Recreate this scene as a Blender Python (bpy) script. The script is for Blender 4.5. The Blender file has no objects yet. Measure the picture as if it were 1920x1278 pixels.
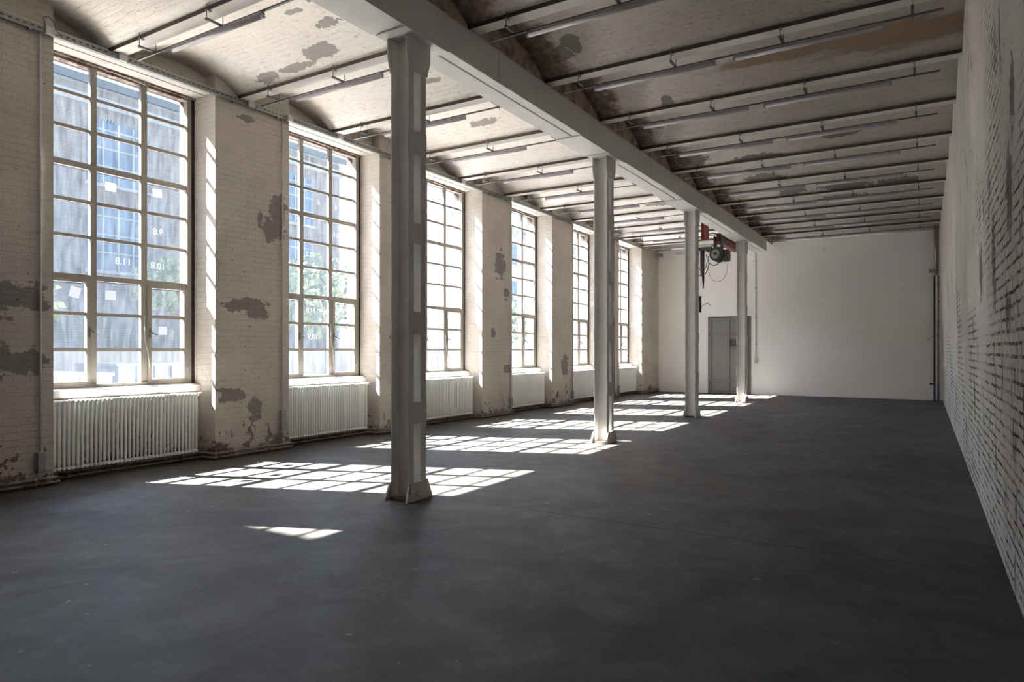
import bpy, bmesh, math, random
from mathutils import Vector, Matrix
random.seed(7)
C = bpy.context.scene.collection
PI = math.pi

# ------------------------------------------------------------------ dimensions (metres)
W = -8.26            # face of the brick pillars on the window side
RX = 0.47            # right wall
CX = -4.348          # right face of the steel columns
CY = [5.1715 + i * 4.8945 for i in range(4)]
CW, CD = 0.227, 0.277
YF, YN = 23.82, -3.6 # far and near walls
ZS = 5.04            # underside of joists
ZB = 4.637           # underside of the girder
J0, DJ = 4.372, 1.7614
P0, PW, PP = 2.512, 1.2557, 3.263
GX = -8.77           # window plane
ORD = ['first', 'second', 'third', 'fourth', 'fifth', 'sixth', 'seventh', 'eighth', 'ninth', 'tenth', 'eleventh', 'twelfth', 'thirteenth']

# ------------------------------------------------------------------ node helpers
class N:
    def __init__(s, name):
        s.m = bpy.data.materials.new(name); s.m.use_nodes = True
        s.t = s.m.node_tree; s.t.nodes.clear()
        s.out = s.t.nodes.new('ShaderNodeOutputMaterial')
        s._pos = None
    def n(s, typ, **kw):
        nd = s.t.nodes.new(typ)
        for k, v in kw.items(): setattr(nd, k, v)
        return nd
    def put(s, sock, v):
        if isinstance(v, bpy.types.NodeSocket): s.t.links.new(v, sock)
        elif v is not None: sock.default_value = v
    def math(s, op, a, b=None, c=None, clamp=False):
        nd = s.n('ShaderNodeMath', operation=op); nd.use_clamp = clamp
        s.put(nd.inputs[0], a); s.put(nd.inputs[1], b) if b is not None else None
        if c is not None: s.put(nd.inputs[2], c)
        return nd.outputs[0]
    def vmath(s, op, a, b=None):
        nd = s.n('ShaderNodeVectorMath', operation=op)
        s.put(nd.inputs[0], a)
        if b is not None: s.put(nd.inputs[1], b)
        return nd.outputs['Value'] if op in ('LENGTH', 'DOT_PRODUCT') else nd.outputs[0]
    def pos(s):
        if s._pos is None: s._pos = s.n('ShaderNodeNewGeometry')
        return s._pos.outputs['Position']
    def normal(s):
        s.pos(); return s._pos.outputs['True Normal']
    def sep(s, v):
        nd = s.n('ShaderNodeSeparateXYZ'); s.put(nd.inputs[0], v); return nd.outputs
    def comb(s, x, y, z=0.0):
        nd = s.n('ShaderNodeCombineXYZ')
        for i, v in enumerate((x, y, z)): s.put(nd.inputs[i], v)
        return nd.outputs[0]
    def noise(s, vec, scale, detail=4, rough=.55, dist=0.0, color=False):
        nd = s.n('ShaderNodeTexNoise'); s.put(nd.inputs['Vector'], vec)
        nd.inputs['Scale'].default_value = scale; nd.inputs['Detail'].default_value = detail
        nd.inputs['Roughness'].default_value = rough; nd.inputs['Distortion'].default_value = dist
        return nd.outputs['Color' if color else 'Fac']
    def ramp(s, v, a, b):   # linear 0..1 between a and b
        nd = s.n('ShaderNodeMapRange'); nd.clamp = True
        s.put(nd.inputs[0], v); s.put(nd.inputs[1], a); s.put(nd.inputs[2], b)
        nd.inputs[3].default_value = 0; nd.inputs[4].default_value = 1
        return nd.outputs[0]
    def mix(s, f, a, b):
        nd = s.n('ShaderNodeMix', data_type='RGBA')
        s.put(nd.inputs[0], f)
        for k, v in ((6, a), (7, b)):
            if isinstance(v, tuple) and len(v) == 3: v = (*v, 1)
            s.put(nd.inputs[k], v)
        return nd.outputs[2]
    def bump(s, h, dist, strength=1.0, prev=None):
        nd = s.n('ShaderNodeBump'); s.put(nd.inputs['Height'], h)
        nd.inputs['Distance'].default_value = dist; nd.inputs['Strength'].default_value = strength
        if prev is not None: s.put(nd.inputs['Normal'], prev)
        return nd.outputs[0]
    def bsdf(s, col, rough=.6, metal=0.0, normal=None, spec=.5):
        nd = s.n('ShaderNodeBsdfPrincipled')
        if isinstance(col, tuple) and len(col) == 3: col = (*col, 1)
        s.put(nd.inputs['Base Color'], col); s.put(nd.inputs['Roughness'], rough)
        s.put(nd.inputs['Metallic'], metal); s.put(nd.inputs['Specular IOR Level'], spec)
        if normal is not None: s.put(nd.inputs['Normal'], normal)
        return nd.outputs[0]
    def done(s, sh):
        s.t.links.new(sh, s.out.inputs['Surface']); return s.m
    def blobs(s, uv, lst):
        """smallest scaled distance to a set of ellipses (u, v, ru, rv)"""
        best = None
        for u, v, ru, rv in lst:
            d = s.vmath('SUBTRACT', uv, (u, v, 0)); d = s.vmath('MULTIPLY', d, (1 / ru, 1 / rv, 0))
            d = s.vmath('LENGTH', d)
            best = d if best is None else s.math('MINIMUM', best, d)
        return best

def simple(name, col, rough=.6, metal=0., var=.12, scale=6., bumpd=.0006, spec=.5):
    k = N(name); p = k.pos()
    nz = k.noise(p, scale, 5)
    c2 = tuple(x * (1 - var) for x in col); c1 = tuple(min(1, x * (1 + var)) for x in col)
    c = k.mix(k.ramp(nz, .3, .7), c1, c2)
    b = k.bump(k.noise(p, 90, 3), bumpd) if bumpd else None
    return k.done(k.bsdf(c, rough, metal, b, spec))

def thin(name, col):
    k = N(name)
    d = k.n('ShaderNodeBsdfDiffuse'); d.inputs[0].default_value = (*col, 1)
    t = k.n('ShaderNodeBsdfTranslucent'); t.inputs[0].default_value = (*col, 1)
    m = k.n('ShaderNodeMixShader'); k.put(m.inputs[0], .6); k.put(m.inputs[1], d.outputs[0]); k.put(m.inputs[2], t.outputs[0])
    return k.done(m.outputs[0])

def wall_uv(k):
    x, y, z = k.sep(k.pos())[:3]
    nx = k.math('ABSOLUTE', k.sep(k.normal())[0])
    f = k.math('GREATER_THAN', nx, .5)
    u = k.math('ADD', k.math('MULTIPLY', y, f), k.math('MULTIPLY', x, k.math('SUBTRACT', 1.0, f)))
    return k.comb(u, z, 0.0), u, z, f

def brick_nodes(k, uv, mortar=.011, bw=.252, rh=.077, smooth=.35, wob=.012):
    wn = k.noise(k.pos(), 3.2, 3, color=True)
    off = k.vmath('MULTIPLY', k.vmath('SUBTRACT', wn, (.5, .5, .5)), (wob, wob, 0))
    wn2 = k.noise(k.pos(), 28, 2, color=True)
    off2 = k.vmath('MULTIPLY', k.vmath('SUBTRACT', wn2, (.5, .5, .5)), (.008, .008, 0))
    v = k.vmath('ADD', k.vmath('ADD', uv, off), off2)
    b = k.n('ShaderNodeTexBrick'); b.offset = .5; b.squash = 1
    k.put(b.inputs['Vector'], v)
    b.inputs['Color1'].default_value = (0, 0, 0, 1); b.inputs['Color2'].default_value = (1, 1, 1, 1)
    b.inputs['Mortar'].default_value = (.5, .5, .5, 1)
    b.inputs['Scale'].default_value = 1; b.inputs['Mortar Size'].default_value = mortar
    b.inputs['Mortar Smooth'].default_value = smooth; b.inputs['Brick Width'].default_value = bw
    b.inputs['Row Height'].default_value = rh; b.inputs['Bias'].default_value = 0
    return b.outputs['Color'], b.outputs['Fac']

def painted_brick_left():
    k = N('painted_brick_window_wall'); uv, u, z, f = wall_uv(k)
    rnd, mort = brick_nodes(k, uv, mortar=.007, smooth=.8, wob=.016)
    # big grey plaster patches whose edges follow the courses
    bl = [(6.82, 3.50, .17, .34), (6.70, 3.30, .14, .22), (6.5, 3.4, .05, .12), (6.28, 2.13, .36, .10), (6.45, 2.05, .25, .1), (6.03, .87, .22, .10),
          (6.42, .64, .11, .17), (3.42, 2.08, .34, .16), (3.12, 1.95, .25, .2), (3.38, 1.36, .34, .15), (3.05, 1.45, .3, .2),
          (6.28, 4.80, .16, .05), (13.05, 3.45, .22, .30), (13.3, 2.8, .11, .13), (13.35, 1.06, .18, .12), (9.6, 1.7, .25, .1),
          (16.3, 1.1, .2, .3), (12.75, 1.9, .1, .1), (19.6, 3.2, .18, .25), (9.9, 3.9, .3, .12)]
    d = k.blobs(uv, bl)
    nz = k.noise(k.pos(), 9, 5, .65)
    dd = k.math('ADD', k.math('ADD', d, k.math('MULTIPLY', k.math('SUBTRACT', nz, .5), 2.1)), k.math('MULTIPLY', k.math('SUBTRACT', k.sep(rnd)[0], .5), .45))
    grey = k.ramp(dd, 1.0, .94)
    # scattered chips, many more near the floor
    low = k.ramp(z, .75, .05)
    n2 = k.noise(k.pos(), 5.5, 6, .68)
    n3 = k.noise(k.pos(), 17, 3, .5)
    thr = k.math('SUBTRACT', .715, k.math('MULTIPLY', low, .22))
    chips = k.math('MAXIMUM', k.math('GREATER_THAN', n2, thr), k.math('GREATER_THAN', n3, k.math('SUBTRACT', .735, k.math('MULTIPLY', low, .10))))
    # thin hairlines where the paint cracks along joints
    jl = k.math('MULTIPLY', k.ramp(mort, .55, .95), k.ramp(k.noise(k.pos(), 2.6, 4), .44, .62))
    tone = k.noise(k.pos(), 1.1, 5, .6)
    paint = k.mix(k.ramp(tone, .3, .7), (.62, .565, .515), (.49, .445, .40))
    fine = k.noise(k.vmath('MULTIPLY', k.pos(), (1, 1, 3)), 22, 4, .6)
    paint = k.mix(k.math('MULTIPLY', k.ramp(fine, .52, .75), .35), paint, (.47, .41, .36))
    paint = k.mix(k.math('MULTIPLY', jl, .62), paint, (.36, .305, .265))
    pit = k.ramp(k.noise(k.pos(), 8, 6, .75), .56, .68)
    paint = k.mix(k.math('MULTIPLY', pit, .55), paint, (.40, .33, .28))
    greyc = k.mix(k.noise(k.pos(), 12, 4), (.30, .275, .26), (.20, .18, .17))
    redc = k.mix(k.noise(k.pos(), 30, 3), (.20, .085, .055), (.10, .06, .045))
    redc = k.mix(k.ramp(mort, .4, .8), redc, (.22, .19, .17))
    chipc = k.mix(k.math('MAXIMUM', k.math('MULTIPLY', low, k.ramp(k.noise(k.pos(), 3.5, 2), .42, .55)), k.ramp(n3, .6, .8)), (.24, .19, .165), redc)
    col = k.mix(grey, paint, greyc)
    col = k.mix(chips, col, chipc)
    # grime band hugging the floor behind the pipes
    dirt = k.math('MULTIPLY', k.ramp(k.math('ADD', z, k.math('MULTIPLY', nz, .12)), .22, .10), .75)
    col = k.mix(dirt, col, (.10, .08, .07))
    h = k.math('SUBTRACT', 1.0, k.math('MULTIPLY', mort, .75))
    h = k.math('SUBTRACT', h, k.math('MULTIPLY', k.math('MAXIMUM', grey, chips), .5))
    b = k.bump(h, .0045, .8)
    b = k.bump(k.noise(k.vmath('MULTIPLY', k.pos(), (1, 1, 2.2)), 20, 6, .68), .010, .8, b)
    return k.done(k.bsdf(col, .75, 0, b, .25))

def painted_brick_right():
    k = N('painted_brick_right_wall'); uv, u, z, f = wall_uv(k)
    rnd, mort = brick_nodes(k, uv, mortar=.014, smooth=.6, wob=.05)
    big = k.noise(k.pos(), .75, 3, .5)
    # bare joints: low and near the camera end, in ragged fields
    m = k.math('ADD', k.math('MULTIPLY', k.ramp(z, 3.0, .8), .45), k.math('MULTIPLY', k.ramp(u, 13.0, 4.5), .30))
    m = k.math('ADD', m, k.math('MULTIPLY', k.math('SUBTRACT', big, .5), 2.2))
    bare = k.ramp(m, .24, .56)
    ragged = k.ramp(k.noise(k.vmath('MULTIPLY', k.pos(), (1, .6, 1.3)), 7, 7, .8), .42, .54)
    joint = k.math('MULTIPLY', k.math('MULTIPLY', k.ramp(mort, .35, .8), bare), ragged)
    v2 = k.vmath('MULTIPLY', k.pos(), (1, 1.5, .55))
    n2 = k.noise(v2, 2.2, 7, .68)
    peel = k.ramp(k.math('ADD', n2, k.math('MULTIPLY', bare, .05)), .615, .65)
    d = k.blobs(uv, [(4.75, 2.95, .12, .22), (5.0, 2.45, .18, .25), (6.1, 2.15, .16, .35), (7.4, 2.2, .2, .25), (5.2, 1.75, .14, .14)])
    peel2 = k.ramp(k.math('ADD', d, k.math('MULTIPLY', k.math('SUBTRACT', k.noise(k.pos(), 9, 6, .75), .5), 4.2)), 1.0, .9)
    tone = k.noise(k.pos(), .9, 5, .6)
    paint = k.mix(k.ramp(tone, .3, .7), (.80, .75, .705), (.64, .60, .56))
    speck = k.ramp(k.noise(v2, 22, 5, .65), .60, .68)
    paint = k.mix(k.math('MULTIPLY', speck, .7), paint, (.20, .16, .14))
    greyc = k.mix(k.noise(k.pos(), 9, 4), (.28, .255, .24), (.17, .15, .14))
    col = k.mix(k.math('MAXIMUM', peel, peel2), paint, greyc)
    red = k.math('MULTIPLY', k.ramp(k.noise(k.pos(), 1.7, 3), .55, .7), k.ramp(z, 2.2, .4))
    jc = k.mix(red, (.045, .036, .03), (.10, .05, .035))
    col = k.mix(joint, col, jc)
    h = k.math('SUBTRACT', 1.0, k.math('MULTIPLY', mort, k.math('ADD', .25, k.math('MULTIPLY', bare, .75))))
    h = k.math('SUBTRACT', h, k.math('MULTIPLY', k.math('MAXIMUM', peel, peel2), .2))
    b = k.bump(h, .009, .8)
    b = k.bump(k.noise(k.pos(), 16, 7, .7), .022, .9, b)
    b = k.bump(k.noise(k.pos(), 3, 3, .5), .03, .6, b)
    return k.done(k.bsdf(col, .8, 0, b, .2))

def ceiling_mat():
    k = N('painted_brick_vault'); x, y, z = k.sep(k.pos())[:3]
    uv = k.comb(x, y, 0.0)
    rnd, mort = brick_nodes(k, uv, mortar=.006, bw=.25, rh=.072, smooth=.8, wob=.02)
    bl = [(-6.40, 5.92, .30, .10), (-6.95, 6.02, .34, .05), (-7.5, 6.03, .22, .07), (-5.9, 5.6, .18, .08), (-6.1, 5.25, .13, .06), (-5.7, 5.15, .1, .05),
          (-3.90, 7.62, .16, .12), (-3.70, 7.48, .13, .16), (-4.05, 7.2, .2, .06), (-3.72, 5.9, .3, .07), (-5.1, 8.95, .25, .05), (-5.9, 7.5, .16, .05),
          (-3.84, 13.0, .28, .17), (-1.45, 16.6, .55, .17), (-.45, 16.7, .45, .17), (-2.7, 13.2, .45, .12), (-2.9, 14.9, .4, .14), (-2.6, 16.6, .3, .1), (-4.9, 13.0, .3, .08),
          (-1.7, 18.2, .5, .1), (-5.6, 16.5, .5, .08), (-3.2, 9.6, .1, .12), (-1.2, 12.9, .3, .08), (-6.2, 9.3, .3, .08), (-3.4, 18.3, .4, .1)]
    d = k.blobs(uv, bl)
    nz = k.noise(k.pos(), 8, 5, .65)
    grey = k.ramp(k.math('ADD', d, k.math('MULTIPLY', k.math('SUBTRACT', nz, .5), 2.2)), 1.0, .95)
    sv = k.vmath('MULTIPLY', k.pos(), (1, 3.6, 1))
    n2 = k.noise(sv, 3.4, 7, .7)
    peel = k.ramp(n2, .685, .70)
    tone = k.noise(k.pos(), .9, 5, .6)
    paint = k.mix(k.ramp(tone, .3, .7), (.87, .82, .765), (.77, .72, .67))
    streak = k.ramp(k.noise(k.vmath('MULTIPLY', k.pos(), (1, 6, 1)), 6, 6, .7), .56, .72)
    paint = k.mix(k.math('MULTIPLY', streak, .45), paint, (.34, .295, .26))
    jl = k.math('MULTIPLY', k.ramp(mort, .5, .95), k.ramp(k.noise(k.pos(), 2.2, 4), .46, .64))
    paint = k.mix(k.math('MULTIPLY', jl, .45), paint, (.40, .35, .31))
    cr = k.ramp(k.noise(k.vmath('MULTIPLY', k.pos(), (1.2, 5, 1)), 7, 7, .78), .56, .64)
    paint = k.mix(k.math('MULTIPLY', cr, .6), paint, (.36, .31, .275))
    col = k.mix(k.math('MULTIPLY', grey, .85), paint, (.27, .245, .23))
    col = k.mix(k.math('MULTIPLY', peel, .8), col, (.25, .215, .195))
    # scorched masonry right beside the girder
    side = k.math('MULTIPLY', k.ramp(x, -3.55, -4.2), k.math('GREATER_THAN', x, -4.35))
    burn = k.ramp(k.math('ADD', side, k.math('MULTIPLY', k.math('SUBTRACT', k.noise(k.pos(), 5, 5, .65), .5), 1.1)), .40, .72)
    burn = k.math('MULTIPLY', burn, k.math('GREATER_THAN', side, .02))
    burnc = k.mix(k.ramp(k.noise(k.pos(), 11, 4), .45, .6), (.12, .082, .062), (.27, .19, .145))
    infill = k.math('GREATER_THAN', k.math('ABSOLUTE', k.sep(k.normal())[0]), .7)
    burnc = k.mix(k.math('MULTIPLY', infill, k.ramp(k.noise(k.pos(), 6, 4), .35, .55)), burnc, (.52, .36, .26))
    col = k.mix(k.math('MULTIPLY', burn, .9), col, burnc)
    # long orange water stain
    d2 = k.blobs(uv, [(-.2, 9.25, 1.1, .24), (-1.5, 9.2, 1.0, .13)])
    st = k.ramp(k.math('ADD', d2, k.math('MULTIPLY', k.math('SUBTRACT', k.noise(sv, 2.6, 6, .65), .5), 1.9)), 1.15, .75)
    col = k.mix(k.math('MULTIPLY', st, .75), col, k.mix(k.noise(sv, 7, 4), (.52, .345, .22), (.40, .265, .17)))
    h = k.math('SUBTRACT', 1.0, k.math('MULTIPLY', mort, .6))
    h = k.math('SUBTRACT', h, k.math('MULTIPLY', k.math('MAXIMUM', grey, peel), .4))
    b = k.bump(h, .004, .8)
    b = k.bump(k.noise(sv, 10, 7, .68), .012, .9, b)
    return k.done(k.bsdf(col, .8, 0, b, .2))

def floor_mat():
    k = N('screeded_concrete'); p = k.pos(); x, y, z = k.sep(p)[:3]
    big = k.noise(p, .55, 6, .6, 1.4)
    med = k.noise(p, 1.9, 7, .66, 1.8)
    fin = k.noise(p, 24, 4, .6)
    col = k.mix(k.ramp(big, .34, .66), (.048, .045, .042), (.100, .096, .091))
    col = k.mix(k.math('MULTIPLY', k.ramp(med, .50, .68), .62), col, (.045, .042, .040))
    col = k.mix(k.math('MULTIPLY', k.ramp(med, .46, .28), .5), col, (.135, .13, .124))
    d = k.blobs(p, [(-3.2, 4.9, .8, .35), (-2.7, 4.2, .7, .35), (-3.6, 4.2, .3, .2), (-1.6, 3.3, .6, .3), (-4.4, 2.6, .3, .1)])
    dk = k.ramp(k.math('ADD', d, k.math('MULTIPLY', k.math('SUBTRACT', k.noise(p, 4, 7, .72), .5), 2.6)), 1.2, .6)
    col = k.mix(k.math('MULTIPLY', dk, .6), col, (.035, .033, .031))
    # pale flecks of paint
    sp = k.ramp(k.noise(p, 34, 5, .7), .56, .70)
    col = k.mix(k.math('MULTIPLY', sp, .5), col, (.032, .03, .028))
    fl = k.ramp(k.noise(p, 9, 2, .4),   .738, .758)
    col = k.mix(k.math('MULTIPLY', fl, .4), col, (.3, .29, .28))
    # faint pale trowel line across the room
    l2 = k.ramp(k.math('ABSOLUTE', k.math('SUBTRACT', k.math('ADD', y, k.math('MULTIPLY', k.noise(p, 1, 2), .08)), 16.36)), .035, .01)
    col = k.mix(k.math('MULTIPLY', l2, .35), col, (.22, .215, .21))
    rough = k.math('ADD', .45, k.math('MULTIPLY', k.noise(p, 3, 5), .22))
    b = k.bump(med, .010, .5); b = k.bump(fin, .0012, .5, b)
    return k.done(k.bsdf(col, rough, 0, b, .18))

def plaster_mat():
    k = N('white_plaster'); p = k.pos(); x, y, z = k.sep(p)[:3]
    c = k.mix(k.ramp(k.noise(p, .8, 5), .3, .7), (.90, .885, .865), (.86, .845, .825))
    d = k.blobs(k.comb(x, z, 0), [(-2.75, 4.75, .05, .09)])
    c = k.mix(k.math('MULTIPLY', k.ramp(d, 1.0, .2), .5), c, (.55, .36, .16))
    return k.done(k.bsdf(c, .8, 0, k.bump(k.noise(p, 5, 4), .006, .5), .2))

def glass_mat():
    k = N('dusty_window_glass'); p = k.pos()
    v = k.vmath('MULTIPLY', p, (1, 3.0, .55))
    a = k.ramp(k.noise(v, 5, 6, .7), .3, .8)
    s = k.ramp(k.noise(p, 45, 3, .6), .62, .75)
    dust = k.math('ADD', k.math('MULTIPLY', a, .05), k.math('ADD', .012, k.math('MULTIPLY', s, .03)))
    tr = k.n('ShaderNodeBsdfTransparent'); tr.inputs[0].default_value = (.975, .985, .99, 1)
    tl = k.n('ShaderNodeBsdfTranslucent'); tl.inputs[0].default_value = (.17, .205, .25, 1)
    gl = k.n('ShaderNodeBsdfGlossy'); gl.inputs['Roughness'].default_value = .02
    m1 = k.n('ShaderNodeMixShader'); k.put(m1.inputs[0], dust); k.put(m1.inputs[1], tr.outputs[0]); k.put(m1.inputs[2], tl.outputs[0])
    lw = k.n('ShaderNodeLayerWeight'); lw.inputs[0].default_value = .25
    m2 = k.n('ShaderNodeMixShader'); k.put(m2.inputs[0], k.math('MULTIPLY', lw.outputs['Fresnel'], .2))
    k.put(m2.inputs[1], m1.outputs[0]); k.put(m2.inputs[2], gl.outputs[0])
    return k.done(m2.outputs[0])

def tray_mat():
    k = N('galvanised_perforated_steel'); x, y, z = k.sep(k.pos())[:3]
    fy = k.math('FRACT', k.math('MULTIPLY', y, 1 / .07))
    s1 = k.math('LESS_THAN', k.math('ABSOLUTE', k.math('SUBTRACT', fy, .5)), .27)
    s2 = k.math('LESS_THAN', k.math('ABSOLUTE', k.math('SUBTRACT', z, 5.003)), .007)
    sl = k.math('MULTIPLY', s1, s2)
    c = k.mix(k.noise(k.pos(), 9, 3), (.30, .31, .30), (.22, .23, .225))
    c = k.mix(sl, c, (.03, .03, .03))
    return k.done(k.bsdf(c, .5, .6))

def rust_mat(name, paint, rust, lo, hi, scale=5):
    k = N(name); p = k.pos()
    n = k.noise(p, scale, 6, .68)
    c = k.mix(k.ramp(n, lo, hi), paint, rust)
    return k.done(k.bsdf(c, .6, 0, k.bump(k.noise(p, 30, 4), .002, .6), .4))

def facade_mat(name, c1, c2, mc):
    k = N(name); uv, u, z, f = wall_uv(k)
    rnd, mort = brick_nodes(k, uv, mortar=.01)
    c = k.mix(k.sep(rnd)[0], c1, c2); c = k.mix(mort, c, mc)
    return k.done(k.bsdf(c, .9, 0, None, .1))

M = dict(
    brickL=painted_brick_left(), brickR=painted_brick_right(), vault=ceiling_mat(), floor=floor_mat(), plaster=plaster_mat(),
    glass=glass_mat(), tray=tray_mat(),
    white=simple('white_enamel', (.86, .885, .86), .38, 0, .04, 3, .0003),
    colpaint=simple('pale_grey_steel_paint', (.66, .65, .635), .5, 0, .06, 4, .0012),
    girder=simple('girder_paint', (.70, .685, .67), .5, 0, .06, 3, .0012),
    baserust=rust_mat('chipped_base_paint', (.60, .55, .50), (.17, .09, .065), .56, .66, 14),
    joist=simple('limewashed_joist', (.70, .665, .63), .7, 0, .08, 3, .002),
    lip=rust_mat('rusty_flange_edge', (.075, .065, .057), (.13, .075, .055), .45, .65, 7),
    frame=rust_mat('weathered_frame_paint', (.30, .275, .245), (.17, .125, .10), .62, .70, 16),
    lint=rust_mat('peeling_lintel_paint', (.30, .26, .23), (.13, .075, .055), .45, .58, 9),
    sill=rust_mat('sill_paint', (.74, .71, .68), (.40, .34, .30), .64, .70, 13),
    galv=simple('galvanised_steel', (.34, .35, .35), .45, .7, .15, 8),
    steel=simple('dark_steel', (.13, .135, .13), .5, .5, .2, 8),
    plasticw=simple('grey_white_plastic', (.55, .545, .53), .45),
    plasticg=simple('grey_plastic', (.30, .315, .33), .5),
    lampb=simple('lamp_housing', (.40, .385, .42), .35, 0, .04),
    diff=simple('lamp_diffuser', (.60, .575, .62), .3, 0, .04),
    pipe=rust_mat('old_pipe_paint', (.30, .265, .24), (.12, .075, .06), .5, .64, 9),
    clamp=simple('pipe_clamp_steel', (.45, .43, .41), .4, .7),
    door=rust_mat('grey_green_door_paint', (.235, .235, .215), (.34, .33, .31), .66, .70, 9),
    doorf=rust_mat('door_frame_paint', (.17, .155, .14), (.30, .20, .16), .55, .65, 6),
    red=simple('red_oxide_paint', (.20, .045, .038), .55, 0, .2, 5),
    motor=simple('dark_motor_casting', (.045, .05, .05), .45, .4, .3, 12),
    motorg=simple('grey_motor_cap', (.24, .25, .26), .4, .5),
    rubber=simple('black_cable_sheath', (.02, .02, .02), .5, 0, .1),
    paper=thin('white_paper', (.88, .88, .88)),
    ink=simple('black_ink', (.03, .03, .03), .7),
    chalk=thin('white_chalk_paint', (.34, .35, .36)),
    redspray=simple('red_spray_paint', (.72, .13, .13), .7, 0, .1),
    greenspray=simple('green_spray_paint', (.22, .62, .18), .7, 0, .1),
    bluepipe=simple('blue_pipe_wrap', (.05, .13, .24), .5), redpipe=simple('red_pipe_paint', (.35, .05, .05), .5),
    blackpipe=simple('black_insulated_pipe', (.03, .035, .04), .5), brass=simple('brass_valve', (.38, .24, .14), .35, .8),
    ground=simple('pale_yard_gravel', (.80, .775, .73), .9, 0, .15, 2, .01),
    facade=facade_mat('dark_brick_facade', (.033, .027, .029), (.046, .037, .038), (.055, .052, .052)),
    outer=facade_mat('outer_brick_reveal', (.045, .034, .031), (.062, .05, .045), (.07, .062, .058)),
    stone=simple('pale_cornice', (.055, .062, .07), .8, 0, .15, 1.5),
    pale=simple('pale_render', (.15, .16, .175), .9, 0, .1, .6),
    blueglass=simple('blue_tinted_panes', (.006, .028, .058), .5, 0, .2, .8, 0, .1),
    leaf=simple('tree_leaves', (.05, .08, .022), .6, 0, .4, 3, 0),
    bark=simple('tree_bark', (.16, .12, .09), .9),
    cont=simple('white_container_paint', (.30, .27, .23), .6), contg=simple('grey_container_paint', (.15, .17, .2), .6),
    darkwall=simple('dark_painted_wall', (.45, .43, .41), .9),
    ramp=simple('cream_concrete', (.21, .175, .135), .9, 0, .15, 1.2),
    soffit=rust_mat('lintel_soffit_whitewash', (.50, .475, .45), (.36, .32, .29), .6, .7, 8),
    dull=thin('unlit_paper', (.27, .28, .30)), doorrib=simple('door_rib_paint', (.30, .30, .275), .55),  # dull: same white paper with shade put into its colour, for the unlit notes
    roof=simple('roofing_felt', (.16, .15, .15), .9),
)

# ------------------------------------------------------------------ mesh helpers
def bx(bm, x0, x1, y0, y1, z0, z1, mi=0):
    vs = [bm.verts.new((x, y, z)) for x in (x0, x1) for y in (y0, y1) for z in (z0, z1)]
    fs = []
    for q in ((0, 1, 3, 2), (4, 6, 7, 5), (0, 4, 5, 1), (2, 3, 7, 6), (0, 2, 6, 4), (1, 5, 7, 3)):
        f = bm.faces.new([vs[i] for i in q]); f.material_index = mi; fs.append(f)
    return fs

def prism(bm, pts, axis, a, b, mi=0):
    """extrude a 2D outline along an axis. pts in the two other axes' order"""
    def P(p, t):
        return {'x': (t, p[0], p[1]), 'y': (p[0], t, p[1]), 'z': (p[0], p[1], t)}[axis]
    A = [bm.verts.new(P(p, a)) for p in pts]; B = [bm.verts.new(P(p, b)) for p in pts]
    n = len(pts); fs = [bm.faces.new(A), bm.faces.new(B[::-1])]
    for i in range(n): fs.append(bm.faces.new((A[i], A[(i + 1) % n], B[(i + 1) % n], B[i])))
    for f in fs: f.material_index = mi
    return fs

def tube(bm, pts, r, seg=8, closed=False, mi=0):
    pts = [Vector(p) for p in pts]; rings = []; n = len(pts)
    ref = Vector((0, 0, 1))
    prev = None
    for i, p in enumerate(pts):
        if closed: d = (pts[(i + 1) % n] - pts[i - 1]).normalized()
        elif i == 0: d = (pts[1] - p).normalized()
        elif i == n - 1: d = (p - pts[-2]).normalized()
        else:
            d1 = (p - pts[i - 1]).normalized(); d2 = (pts[i + 1] - p).normalized(); d = (d1 + d2)
            d = d1 if d.length < 1e-4 else d.normalized()
        if prev is None:
            up = ref if abs(d.z) < .9 else Vector((1, 0, 0))
            a = d.cross(up).normalized()
        else:
            a = (prev - d * prev.dot(d))
            a = a.normalized() if a.length > 1e-5 else d.orthogonal().normalized()
        prev = a; b = d.cross(a)
        rr = r[i] if isinstance(r, (list, tuple)) else r
        if not closed and 0 < i < n - 1:
            c = max(.5, math.sqrt(max(.0, (1 + d1.dot(d2)) / 2)))
        else: c = 1
        rings.append([bm.verts.new(p + (a * math.cos(t) + b * math.sin(t)) * rr / (c if c > .9 else 1)) for t in [2 * PI * k / seg for k in range(seg)]])
    m = n if closed else n - 1
    for i in range(m):
        A, B = rings[i], rings[(i + 1) % n]
        for k in range(seg):
            f = bm.faces.new((A[k], A[(k + 1) % seg], B[(k + 1) % seg], B[k])); f.smooth = True; f.material_index = mi
    if not closed:
        f = bm.faces.new(rings[0][::-1]); f.material_index = mi
        f = bm.faces.new(rings[-1]); f.material_index = mi

def mesh(name, bm, mats):
    bmesh.ops.recalc_face_normals(bm, faces=bm.faces[:])
    me = bpy.data.meshes.new(name); bm.to_mesh(me); bm.free()
    for m in (mats if isinstance(mats, (list, tuple)) else [mats]): me.materials.append(m)
    return me

def obj(name, bm, mats, parent=None, loc=None):
    o = bpy.data.objects.new(name, mesh(name, bm, mats)); C.objects.link(o)
    if loc: o.location = loc
    if parent:
        o.parent = parent
        if not loc: o.matrix_parent_inverse = Matrix.Translation(-Vector(parent.location))
    return o

def empty(name, loc=(0, 0, 0)):
    o = bpy.data.objects.new(name, None); C.objects.link(o); o.location = loc; o.empty_display_size = .1
    return o

def tag(o, label=None, cat=None, group=None, kind=None):
    for k, v in (('label', label), ('category', cat), ('group', group), ('kind', kind)):
        if v: o[k] = v
    return o

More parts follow.
